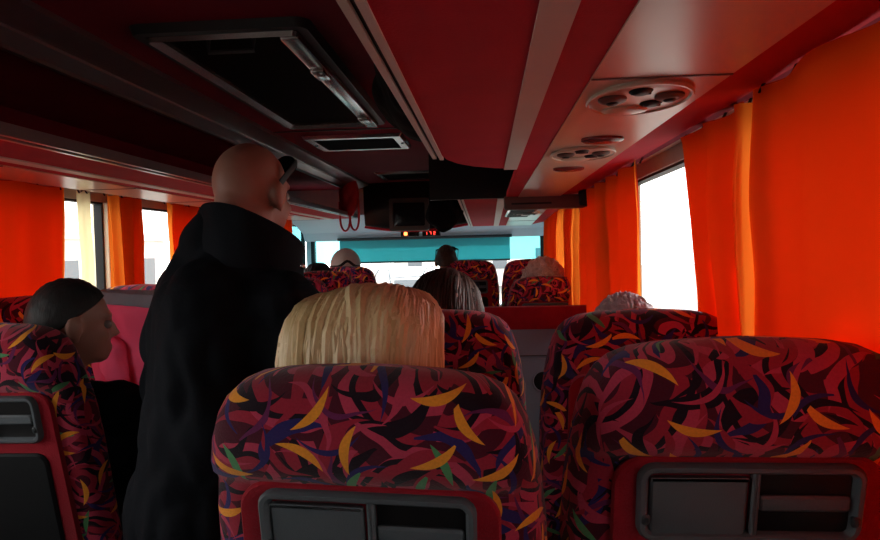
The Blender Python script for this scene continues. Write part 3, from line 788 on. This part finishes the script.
# ------------------------------------------------------------------ people
def head_prims(hc, R, k=1.0, ears=True):
    q = lambda x, y, z: V(hc) + R @ V((x, y, z)) * k
    E = lambda c, r_: ('e', c, tuple(a * k for a in r_), R)
    p = [E(q(0, -.008, .022), (.074, .094, .092)), E(q(0, .022, -.035), (.062, .068, .08)), E(q(0, .055, -.088), (.032, .030, .024)), E(q(0, .075, .018), (.050, .020, .014)),
         ('c', q(0, .092, -.005), .008 * k, q(0, .104, -.034), .0105 * k), E(q(0, .084, -.068), (.022, .010, .007)), E(q(0, .082, -.080), (.018, .009, .006)),
         E(q(.035, .062, -.035), (.022, .022, .018)), E(q(-.035, .062, -.035), (.022, .022, .018))]
    if ears:
        for s in (-1, 1):
            p += [E(q(s * .083, -.010, -.008), (.011, .021, .033)), E(q(s * .078, .0, -.012), (.012, .012, .026)), E(q(s * .081, -.004, -.034), (.010, .012, .014))]
    return p

def hand_prims(w_, fwd, side, dn, r=.0085):
    """palm with four unequal curled fingers and a thumb; w_ wrist, fwd along the hand, side towards the thumb, dn towards the palm"""
    w_, fwd, side, dn = V(w_), V(fwd).normalized(), V(side).normalized(), V(dn).normalized()
    pc = w_ + fwd * .05
    m = Matrix((side, fwd, dn)).transposed()
    p = [('e', pc, (.040, .052, .016), m), ('c', w_, .026, w_ + fwd * .02, .026)]
    for o, L in ((.030, .070), (.010, .080), (-.010, .074), (-.030, .058)):
        a = w_ + fwd * .085 + side * o; b = a + fwd * L * .45 + dn * .010; c_ = b + (fwd * .75 + dn * .65).normalized() * L * .33; d_ = c_ + (fwd * .35 + dn).normalized() * L * .25
        p += [('c', a - fwd * .02, r * 1.1, b, r), ('c', b, r, c_, r * .92), ('c', c_, r * .92, d_, r * .8)]
    a = w_ + fwd * .025 + side * .034; b = a + (fwd + side * .8).normalized() * .038 + dn * .008; c_ = b + (fwd * 1.2 + side * .1).normalized() * .03 + dn * .01
    p += [('c', w_ + fwd * .02 + side * .02, .015, a, .013), ('c', a, .0125, b, .011), ('c', b, .011, c_, .009)]
    return p

def shoe_mesh(f, yaw=0):
    R = Matrix.Rotation(yaw, 3, 'Z')
    q = lambda x, y, z: V(f) + R @ V((x, y, z))
    return blob([('c', q(0, -.06, .035), .036, q(0, .12, .028), .034), ('e', q(0, .06, .03), (.046, .11, .032), R), ('c', q(0, -.05, .04), .04, q(0, -.04, .09), .042), ('e', q(0, .04, .012), (.044, .135, .013), R)], .009, 3)

def seated(name, label, x, yback, ht, yaw, top_mat, low_mat, skin, lean=(0, 0), k=1.0, vox=.010, jacket_extra=None):
    """a person sitting in a seat; ht = top of the bare head, yaw of the head"""
    R = Matrix.Rotation(yaw, 3, 'Z')
    base = V((x, yback + SEAT_DY - .03, 0))
    hc = V((lean[0], .02 + lean[1], ht - .115 * k))
    nb = V((lean[0] * .7, -.015 + lean[1] * .6, ht - .30))            # base of the neck
    sh = lambda s: V((nb.x + s * .165, nb.y + .01, nb.z - .035)); el = lambda s: V((s * .185, .20, max(.64, ht - .60)));  wr = lambda s: V((s * .10, .39, .665))
    hp = V((0, .13, .565)); kn = lambda s: V((s * .10, .50, .545)); an = lambda s: V((s * .11, .47, .09))
    torso = lambda g: [('c', hp, .135 + g, V((nb.x * .5, .075, .80)), .125 + g), ('c', V((nb.x * .5, .075, .80)), .125 + g, V((nb.x, nb.y + .05, nb.z - .13)), .125 + g),
                       ('e', V((nb.x, nb.y + .03, nb.z - .11)), (.175 + g, .11 + g, .12 + g)), ('c', sh(-1), .055 + g, sh(1), .055 + g), ('c', nb + V((0, 0, -.05)), .07 + g, nb + V((0, 0, 0)), .055 + g * .5)]
    arms = lambda g: sum([[('c', sh(s), .052 + g, el(s), .042 + g), ('c', el(s), .041 + g, wr(s), .030 + g)] for s in (-1, 1)], [])
    legs = lambda g: sum([[('c', hp + V((s * .08, 0, -.01)), .088 + g, kn(s), .062 + g), ('c', kn(s), .060 + g, an(s), .040 + g)] for s in (-1, 1)], [])
    neck = [('c', nb + V((0, 0, -.03)), .055, hc + R @ V((0, -.022, -.06)), .052)]
    hands = hand_prims(wr(-1), (.45, .85, -.12), (.85, -.45, 0), (0, 0, -1)) + hand_prims(wr(1), (-.45, .85, -.12), (-.85, -.45, 0), (0, 0, -1))
    feet = [('c', an(s), .04, an(s) + V((0, .10, -.05)), .032) for s in (-1, 1)]
    root = obj(name, blob(head_prims(hc, R, k) + neck + torso(0) + arms(0) + legs(0) + hands + feet, .0075, 4), skin, None, True, base)
    tag(root, label, 'person')
    obj('jacket', blob(torso(.016) + arms(.015), vox, 5, .008, 12, ht * 9), top_mat, root)
    obj('trousers', blob([('c', hp, .145, hp + V((0, -.02, .10)), .138)] + legs(.013), vox, 5, .006, 12, ht * 5), low_mat, root)
    for s in (-1, 1):
        obj('shoe', shoe_mesh(an(s) + V((0, .03, -.088))), M['shoe'], root)
        bm = bmesh.new(); ellipsoid(bm, hc + R @ V((s * .031, .0765, -.006)) * k, (.0125,) * 3, None, 2); obj('eye', bm, M['eye'], root)
    bm = bmesh.new()                                                    # collar
    tube(bm, [nb + V((.072 * math.cos(2 * PI * i / 20), .072 * math.sin(2 * PI * i / 20), .0)) for i in range(21)], .014, 6, .024); obj('collar', bm, top_mat, root)
    return root, hc, R, nb

def tint(me, vals):
    a = me.attributes.new('tint', 'FLOAT', 'POINT'); a.data.foreach_set('value', vals)

def hair_locks(root, hc, R, rad, n, seed, mat, front=55, drop=.12, width=.016, tilt=0, power=2.4, tfun=None, crown=(0, -.02), jit=.05, layers=.09, name='hair', wav=.012, cap_lim=None):
    """hair built of many tapered locks lying over the skull and hanging below it"""
    rn = random.Random(seed); bm = bmesh.new(); tv = []
    ax, ay, az = rad; ex = 2 / power
    sp = lambda t: math.copysign(abs(t) ** ex, t)
    def P(phi, th, s):
        st, ct = math.sin(min(th, PI / 2)), math.cos(min(th, PI / 2))
        pe = 2 / (2 + (power - 2) * .5)
        cp, s2 = math.cos(phi), math.sin(phi)
        cp = math.copysign(abs(cp) ** pe, cp); s2 = math.copysign(abs(s2) ** pe, s2)
        d_ = V((st * math.cos(phi), st * math.sin(phi), ct))
        if tilt:
            wt = max(0, -math.sin(phi)) * .6 + .4
            d_ = Matrix.Rotation(-math.radians(tilt) * wt * max(0, ct) ** .5, 3, 'X') @ d_
        st2 = math.hypot(d_.x, d_.y)
        if st2 > 1e-6: cp, s2 = d_.x / st2, d_.y / st2
        else: cp, s2 = 1, 0
        cp = math.copysign(abs(cp) ** pe, cp); s2 = math.copysign(abs(s2) ** pe, s2)
        s = s * (1 + .055 * noise.noise(d_ * 2.6 + V((seed * 1.7, 0, 0))))
        p = V((ax * s * sp(st2) * cp, ay * s * sp(st2) * s2, az * s * sp(d_.z)))
        if th > PI / 2:
            e_ = (th - PI / 2) * az * 1.05; p.z -= e_; k_ = 1 - .5 * max(0, e_ - .05); p.x *= k_; p.y *= k_
        return hc + R @ (p + V((crown[0] * max(0, ct), 0, 0)))
    def lim(phi):
        f = math.sin(phi)                      # +1 at the face
        if f > .35: return math.radians(front + (1 - (f - .35) / .65) * 35)
        return PI / 2 + drop / (az * 1.05)
    # under-layer
    NP, NT_ = 40, 14; rows = []
    for j in range(NT_ + 1):
        rows.append([P(2 * PI * i / NP, max(.02, lim(2 * PI * i / NP) * j / NT_), .965) for i in range(NP)])
    a0 = len(bm.verts); loft(bm, rows, caps=False); tv += [.42] * (len(bm.verts) - a0)
    f = bm.faces.new([bm.verts[i] for i in range(0)]) if False else None
    for _ in range(n):
        phi = rn.uniform(0, 2 * PI); L = lim(phi)
        th0 = rn.uniform(.03, .40) * min(L, PI / 2)
        th1 = L * rn.uniform(.72, 1.03)
        if th1 - th0 < .25: continue
        s0 = 1 + rn.uniform(-.03, layers); wv = rn.uniform(-jit, jit); ph = rn.uniform(0, 6.28)
        wd = width * rn.uniform(.5, 1.3); t0 = min(1, max(0, (tfun(phi, rn) if tfun else rn.betavariate(2.2, 2))))
        m = 12; rings = []
        for i in range(m):
            q = i / (m - 1); th = th0 + (th1 - th0) * q
            pp = phi + wv * q * 2 + .03 * math.sin(ph + q * 5)
            c = P(pp, th, s0 + wav * math.sin(ph + q * 7) + .02 * math.sin(PI * q))
            tg = (P(pp + .05, th, s0) - P(pp - .05, th, s0)); tg = tg.normalized() if tg.length > 1e-6 else V((1, 0, 0))
            nr = (c - hc); nr = (nr - tg * nr.dot(tg)).normalized()
            w_ = wd * (math.sin(PI * (.10 + .86 * q)) ** .7) * (.55 + .45 * math.sin(min(th, PI / 2)))
            rings.append([c + tg * w_, c + nr * w_ * .45, c - tg * w_, c - nr * w_ * .45])
        a0 = len(bm.verts); loft(bm, rings); tv += [t0] * (len(bm.verts) - a0)
    o = obj(name, bm, mat, root); tint(o.data, tv)
    return o

def hair_cap(root, hc, R, rad, mat, front=50, back=118, side=88, seed=0, rough=.004, bumps=26, name='hair', k=1):
    hc = hc + R @ V((0, -.012, .008))
    bm = bmesh.new(); NP, NT_ = 72, 30; rows = []; tv = []
    for j in range(NT_ + 1):
        row = []
        for i in range(NP):
            phi = 2 * PI * i / NP; f = math.sin(phi)
            L = side + (front - side) * f if f > 0 else side + (back - side) * (-f) ** .8
            L = math.radians(L); th = max(.02, L * j / NT_)
            dr = V((math.sin(th) * math.cos(phi), math.sin(th) * math.sin(phi), math.cos(th)))
            s = 1 + (rough / rad[0]) * 2 * noise.noise(dr * bumps * .5 + V((seed, 0, 0)))
            if j == NT_: s *= .90
            row.append(hc + R @ V((dr.x * rad[0] * s, dr.y * rad[1] * s, dr.z * rad[2] * s))); tv.append(min(1, max(0, .5 + .6 * noise.noise(dr * 9 + V((seed, 2, 0))))))
        rows.append(row)
    loft(bm, rows, caps=False)
    top = bm.faces.new([v for v in list(bm.verts)[:NP]])
    o = obj(name, bm, mat, root); tint(o.data, tv); return o

def sunglasses(root, hc, R, k=1.0, up=.062, fy=.086, side=.082):
    q = lambda x, y, z: hc + R @ V((x, y, z)) * k
    bm = bmesh.new()
    for s in (-1, 1):
        ring = [q(s * .035 + .029 * math.cos(2 * PI * i / 18), fy + .010 - .006 * abs(math.cos(2 * PI * i / 18)), up + .021 * math.sin(2 * PI * i / 18)) for i in range(18)]
        back = [p - R @ V((0, .008, -.002)) for p in ring]; loft(bm, [back, ring])
        tube(bm, [q(s * .064, fy, up + .004), q(s * side, fy - .03, up - .005), q(s * side, .0, up * .3), q(s * (side + .002), -.022, up * .1 - .012)], .003, 6, .0085)
    tube(bm, [q(-.01, fy + .006, up + .004), q(.01, fy + .006, up + .004)], .004, 6)
    return obj('sunglasses', bm, M['black'], root)

# blond passenger in the nearest seat
r_, hc, R, nb = seated('person', 'person with thick blond hair seated right in front of the camera', .436, .88, 1.248, math.radians(-4), M['beige'], M['navy'], M['skin'], lean=(-.035, .0))
hair_locks(r_, hc, R, (.128, .122, .128), 1500, 3, M['blond'], front=52, drop=.13, width=.0075, power=2.9, crown=(.02, 0), layers=.055, jit=.16, tilt=42, wav=.012,
           tfun=lambda phi, rn: .58 + .42 * noise.noise(V((math.cos(phi) * 4, math.sin(phi) * 4, 2.0))) + rn.uniform(-.16, .16))
# dark-haired passenger ahead
r_, hc, R, nb = seated('person', 'person with smooth dark brown hair, light from the right painted into it, ahead of the blond head', .470, 1.66, 1.262, math.radians(-18), M['maroon_cloth'], M['navy'], M['skin'], lean=(.025, .03))
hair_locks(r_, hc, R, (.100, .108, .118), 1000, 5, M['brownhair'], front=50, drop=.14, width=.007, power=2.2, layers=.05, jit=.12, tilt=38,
           tfun=lambda phi, rn: rn.betavariate(1.5, 4) * .5 + (.62 if math.cos(phi) > .62 and rn.random() < .75 else 0))  # paler locks on the right paint in light falling from that side
bm = bmesh.new(); rn = random.Random(2); tvs = []
for k_ in range(220):
    a = rn.uniform(-PI * .95, PI * .1); rr = .112 + rn.uniform(-.02, .02); p = nb + V((rr * math.cos(a) * 1.15 + .02, rr * math.sin(a) * .7 + .01, .02 + rn.uniform(-.03, .045)))
    dd = V((math.cos(a), math.sin(a), rn.uniform(-.3, .9))).normalized() * rn.uniform(.014, .026)
    tube(bm, [p, p + dd * .6, p + dd], .006, 5, radii=(1, .8, .15))
obj('fur_trim', bm, M['fur'], r_)
# grey head just over the window seat
r_, hc, R, nb = seated('person', 'person mostly hidden, only a grey crown above the right window seat', .998, 1.62, 1.182, math.radians(20), M['blue'], M['navy'], M['skin'], lean=(-.005, .02))
hair_cap(r_, hc, R, (.090, .110, .122), M['greyhair'], 48, 118, 90, 3, .004, 30)
# curly white hair
r_, hc, R, nb = seated('person', 'person with curly white hair seated beyond the grey partition', .985, 4.32, 1.215, 0, M['navy'], M['navy'], M['skin'], lean=(.01, .0))
bm = bmesh.new(); rn = random.Random(8); tv = []
for k_ in range(520):
    phi = rn.uniform(0, 2 * PI); f = math.sin(phi); L = 58 if f > .4 else 112
    th = math.acos(1 - rn.random() * (1 - math.cos(math.radians(L))))
    dr = V((math.sin(th) * math.cos(phi), math.sin(th) * math.sin(phi), math.cos(th)))
    c = hc + R @ V((dr.x * .128, dr.y * .124, dr.z * .122 + .016)); c += dr * rn.uniform(-.008, .010)
    a = V((rn.uniform(-1, 1), rn.uniform(-1, 1), rn.uniform(-1, 1))).normalized(); b = a.cross(dr).normalized(); cc = b.cross(a)
    r0 = rn.uniform(.010, .017); a0 = len(bm.verts)
    tube(bm, [c + (b * math.cos(q * 1.15) + cc * math.sin(q * 1.15)) * r0 + a * q * .0025 for q in range(8)], .0048, 5)
    tv += [rn.random()] * (len(bm.verts) - a0)
a0 = len(bm.verts); ellipsoid(bm, hc + V((0, -.012, .03)), (.112, .106, .10), R, 2); tv += [.2] * (len(bm.verts) - a0)
o = obj('hair', bm, M['whitehair'], r_); tint(o.data, tv)
# passenger with raised sunglasses at the front
r_, hc, R, nb = seated('person', 'person with short brown hair and sunglasses pushed up, at the front', .470, 5.58, 1.355, math.radians(-8), M['navy'], M['navy'], M['skin_d'], lean=(-.20, .0), k=1.12)
hair_cap(r_, hc, R, (.090, .113, .132), M['shorthair'], 56, 116, 90, 5, .003, 40)
sunglasses(r_, hc, R, 1.14, .088, .06, .086)
# black round head and white cap on the left
r_, hc, R, nb = seated('person', 'person with round black hair seated behind the white cap', -.53, 4.55, 1.245, math.radians(10), M['jacket'], M['navy'], M['skin_d'], lean=(-.07, .0))
hair_locks(r_, hc, R, (.102, .106, .118), 420, 9, M['blackhair'], front=50, drop=.10, width=.012, power=2.1, layers=.04)
r_, hc, R, nb = seated('person', 'person wearing a white cap with dark trim near the front left', -.515, 5.33, 1.34, math.radians(-12), M['navy'], M['navy'], M['skin_d'], lean=(-.045, .0), k=1.1)
hair_locks(r_, hc, R, (.108, .108, .098), 300, 10, M['brownhair'], front=70, drop=.05, width=.012, power=2.1, layers=.03, tfun=lambda p, rn: rn.random() * .45)
bm = bmesh.new(); rows = []; NP = 40
for j in range(13):
    th = max(.02, math.radians(100) * j / 12); row = []
    for i in range(NP):
        phi = 2 * PI * i / NP; s2 = math.sin(phi)
        thh = th * (1 - .10 * max(0, s2)) * (1 + .06 * max(0, -s2))
        row.append(hc + R @ V((.124 * math.sin(thh) * math.cos(phi), .136 * math.sin(thh) * s2, .138 * math.cos(thh) + .006)))
    rows.append(row)
loft(bm, rows, caps=False); bm.faces.new(list(bm.verts)[:NP])
bmesh.ops.solidify(bm, geom=bm.faces[:], thickness=.003)
cap = obj('cap', bm, M['white'], r_)
bm = bmesh.new(); rows = []
for j in range(6):
    rows.append([hc + R @ V(((.105 - .01 * j) * math.cos(a), .095 + .016 * j * math.sin(a) + .01 * math.sin(a), .008 - .004 * j - .012 * abs(math.cos(a)))) for a in [PI * (.08 + .84 * i / 16) for i in range(17)]])
loft(bm, rows, caps=False, closed=False); bmesh.ops.solidify(bm, geom=bm.faces[:], thickness=.004); obj('cap_brim', bm, M['white'], r_)
bm = bmesh.new(); tube(bm, [hc + R @ V((.127 * math.cos(a), .138 * math.sin(a), -.012 - .005 * math.sin(a) + .045 * math.exp(-((a + PI * .32) / .35) ** 2))) for a in [-PI * (1.02 - 1.04 * i / 24) for i in range(25)]], .004, 6, .013); tag(obj('cap_band', bm, M['black'], r_), 'black band of the cap')

# dark haired passenger lower left, face turned right
r_, hc, R, nb = seated('person', 'person with short black hair at lower left, face turned to the right', -.56, 1.45, 1.268, math.radians(-52), M['jacket'], M['navy'], M['skin_d'], lean=(.062, .03))
hair_cap(r_, hc, R, (.084, .105, .116), M['blackhair'], 58, 120, 86, 7, .0012, 20)
bm = bmesh.new(); tube(bm, [hc + R @ V((.06 * math.cos(a) - .0, -.118 + .02 * math.sin(a), -.05 + .035 * math.sin(a))) for a in [PI * 2 * i / 16 for i in range(17)]], .009, 6); obj('hair_tie', bm, M['blue'], r_)

# standing man in the aisle
def standing_man():
    base = V((0, 1.5, -.18)); L = lambda x, y, z: V((x, y, z)) - base
    R = Matrix.Rotation(math.radians(-22), 3, 'Z'); B = Matrix.Rotation(math.radians(-25), 3, 'Z')
    hc = L(.072, 1.575, 1.472); nb = L(.050, 1.53, 1.30); hp = L(-.055, 1.50, .72); ch = L(.005, 1.51, 1.10)
    sd = B @ V((1, 0, 0)); fw = B @ V((0, 1, 0))
    sh = lambda s: nb + sd * (.140 * s) + V((0, 0, -.075 - .02 * (s > 0)))
    el = {-1: L(-.175, 1.62, 1.00), 1: L(.195, 1.46, .97)}; wr = {-1: L(-.17, 1.74, .76), 1: L(.185, 1.64, .80)}
    kn = {-1: L(-.14, 1.55, .29), 1: L(.06, 1.50, .29)}; an = {-1: L(-.16, 1.50, -.10), 1: L(.08, 1.44, -.10)}
    torso = lambda g: [('e', hp, (.15 + g, .12 + g, .14 + g), B), ('c', hp, .125 + g, ch, .13 + g), ('e', ch + V((0, 0, .02)), (.155 + g, .115 + g, .18 + g), B), ('e', ch + V((0, 0, -.16)), (.145 + g, .115 + g, .18 + g), B),
                       ('c', sh(-1), .058 + g, sh(1), .058 + g), ('c', nb + V((0, 0, -.06)), .08 + g, nb, .062 + g)]
    arms = lambda g: sum([[('c', sh(s), .062 + g, el[s], .047 + g), ('c', el[s], .046 + g, wr[s], .033 + g)] for s in (-1, 1)], [])
    legs = lambda g: sum([[('c', hp + sd * (.085 * s) + V((0, 0, -.04)), .095 + g, kn[s], .064 + g), ('c', kn[s], .062 + g, an[s], .040 + g)] for s in (-1, 1)], [])
    neck = [('c', nb + V((0, 0, -.02)), .068, hc + R @ V((0, -.03, -.06)), .068), ('c', nb, .066, hc + R @ V((0, -.058, -.03)), .05)]
    hands = hand_prims(wr[-1], fw * .3 + V((0, 0, -1)), fw, sd) + hand_prims(wr[1], fw * .8 + V((0, 0, -.35)), V((0, 0, 1)) - sd * .3, -sd)
    feet = [('c', an[s], .04, an[s] + fw * .12 + V((0, 0, -.05)), .032) for s in (-1, 1)]
    o = obj('person', blob(head_prims(hc, R, 1.03) + neck + torso(0) + arms(0) + legs(0) + hands + feet, .0075, 4), M['skin'], None, True, base)
    tag(o, 'person standing in the aisle, bald head, black jacket with raised collar', 'person')
    jk = obj('jacket', blob(torso(.026) + arms(.022) + [('e', hp + V((0, 0, .02)), (.175, .15, .20), B), ('c', nb + V((-.04, -.01, .03)), .06, sh(-1) + V((-.01, 0, -.03)), .072), ('c', L(-.005, 1.515, 1.395), .045, L(-.10, 1.56, 1.235), .070), ('c', L(-.10, 1.56, 1.235), .070, L(-.14, 1.58, 1.10), .075), ('c', nb + V((.03, -.02, -.02)), .07, sh(1) + V((0, 0, -.02)), .068), ('c', ch + V((0, -.05, .10)), .12, ch + V((0, -.05, -.2)), .12)], .010, 14, .010, 12, 4), M['jacket'], o)
    obj('trousers', blob([('e', hp, (.172, .132, .13), B)] + legs(.016), .012, 5, .006), M['navy'], o)
    for s in (-1, 1): obj('shoe', shoe_mesh(an[s] + fw * .03 + V((0, 0, -.078)), math.radians(-25)), M['shoe'], o)
    # tall stand-up collar, highest at the nape, falling open at the front
    bm = bmesh.new(); rows = []
    n = 40
    for j in range(7):
        v = j / 6; row = []
        for i in range(n + 1):
            a = math.radians(-270 + 30 + 300 * i / n)           # open at the face side
            dr = B @ V((math.cos(a), math.sin(a), 0)); back = .5 - .5 * math.sin(a)    # 1 at the nape
            rr = .088 + .002 * v + (1 - back) * .045 * v + .03 * (1 - v) * (1 - back) + .012 * (1 - back)
            zt = .135 * back ** .8 + .01; zb = -.05 - .05 * (1 - back)
            row.append(nb + V((.012, .0, 0)) + dr * rr + V((0, 0, zb + (zt - zb) * v)) + dr * .006 * noise.noise(V((a * 2, v * 3, 1))))
        rows.append(row)
    loft(bm, rows, caps=False, closed=False); bmesh.ops.recalc_face_normals(bm, faces=bm.faces[:]); bmesh.ops.solidify(bm, geom=bm.faces[:], thickness=.012)
    cl = obj('collar', bm, M['jacket'], o)
    bm = bmesh.new(); a = math.radians(10); dr = B @ V((math.cos(a), math.sin(a), 0))
    p = nb + V((.012, 0, .0)) + dr * .152
    bmesh.ops.create_uvsphere(bm, u_segments=10, v_segments=8, radius=.007, matrix=Matrix.Translation(p)); obj('press_stud', bm, M['chrome'], cl)
    for s in (-1, 1):
        bm = bmesh.new(); ellipsoid(bm, hc + R @ V((s * .031, .0775, -.006)), (.0125,) * 3, None, 2); obj('eye', bm, M['eye'], o)
    sunglasses(o, hc, R, 1.03, .070, .080, .083)
standing_man()

# ------------------------------------------------------------------ outside
bm = bmesh.new(); loft(bm, [[V((-60, -40, -1.35)), V((60, -40, -1.35))], [V((-60, 90, -1.35)), V((60, 90, -1.35))]], caps=False, closed=False)
tag(obj('ground', bm, M['road'], None, False), None, None, None, 'structure')
def building(label, x0, x1, y0, y1, h, face):
    t = thing('building', label, 'building', ((x0 + x1) / 2, (y0 + y1) / 2, -1.35))
    w_, l_ = (x1 - x0) / 2, (y1 - y0) / 2
    bm = bmesh.new(); box(bm, -w_, w_, -l_, l_, 0, h); obj('wall', bm, M['facade'], t, False)
    bm = bmesh.new(); box(bm, -w_ - .2, w_ + .2, -l_ - .2, l_ + .2, h, h + .25); obj('roof', bm, M['van'], t, False)
    k = int((l_ if face else w_) * 2 / 3)
    for i in range(k):
        bm = bmesh.new(); c = -(l_ if face else w_) + 1.5 + 3 * i
        if face: box(bm, *sorted((face * (w_ - .02), face * (w_ + .03))), c - .5, c + .5, 1.2, 2.6)
        else: box(bm, c - .5, c + .5, -l_ - .03, -l_ + .02, 1.2, 2.6)
        obj('window', bm, M['glassdark'], t, False)
building('pale building seen through the left windows', -22, -15, 8, 32, 3.4, 1)
building('pale low building far ahead through the windscreen', -6, 8, 48, 54, 3.6, 0)
t = thing('van', 'white van ahead of the coach seen through the windscreen', 'van', (-1.4, 20, -1.35))
bm = bmesh.new(); pr = [(-.0, .35), (0, 1.95), (.2, 2.1), (3.2, 2.1), (4.0, 1.35), (4.8, 1.15), (4.9, .35)]
loft(bm, [[V((-.95, y, z)) for y, z in pr], [V((.95, y, z)) for y, z in pr]]); obj('van_body', bm, M['van'], t, False)
bm = bmesh.new(); box(bm, -.75, .75, -.02, .02, 1.25, 1.8, .008); obj('rear_window', bm, M['glassdark'], t)
for sx in (-1, 1):
    for yy in (.9, 3.9):
        bm = bmesh.new(); tube(bm, [(sx * .80, yy, .33), (sx * .97, yy, .33)], .33, 20); obj('wheel', bm, M['tyre'], t)
for x in (-.30, .02):
    pass
t = thing('wiper', 'thin hooked wiper arms outside the windscreen', 'wiper', (0, YF + .12, .7))
for x0, x1 in ((-.55, -.22), (-.05, .25)):
    bm = bmesh.new(); tube(bm, [(x0 - .02, 0, .30), (x0, 0, .38), (x0 + .04, 0, .44), (x0 + .10, 0, .45), (x0 + .14, 0, .42), (x0 + .15, 0, .30), (x0 + .16, 0, -.05)], .008, 6); obj('wiper_arm', bm, M['partition'], t)
bm = bmesh.new(); tube(bm, [(-.40, 0, .34), (.10, 0, .36)], .006, 6); obj('wiper_blade', bm, M['partition'], t)
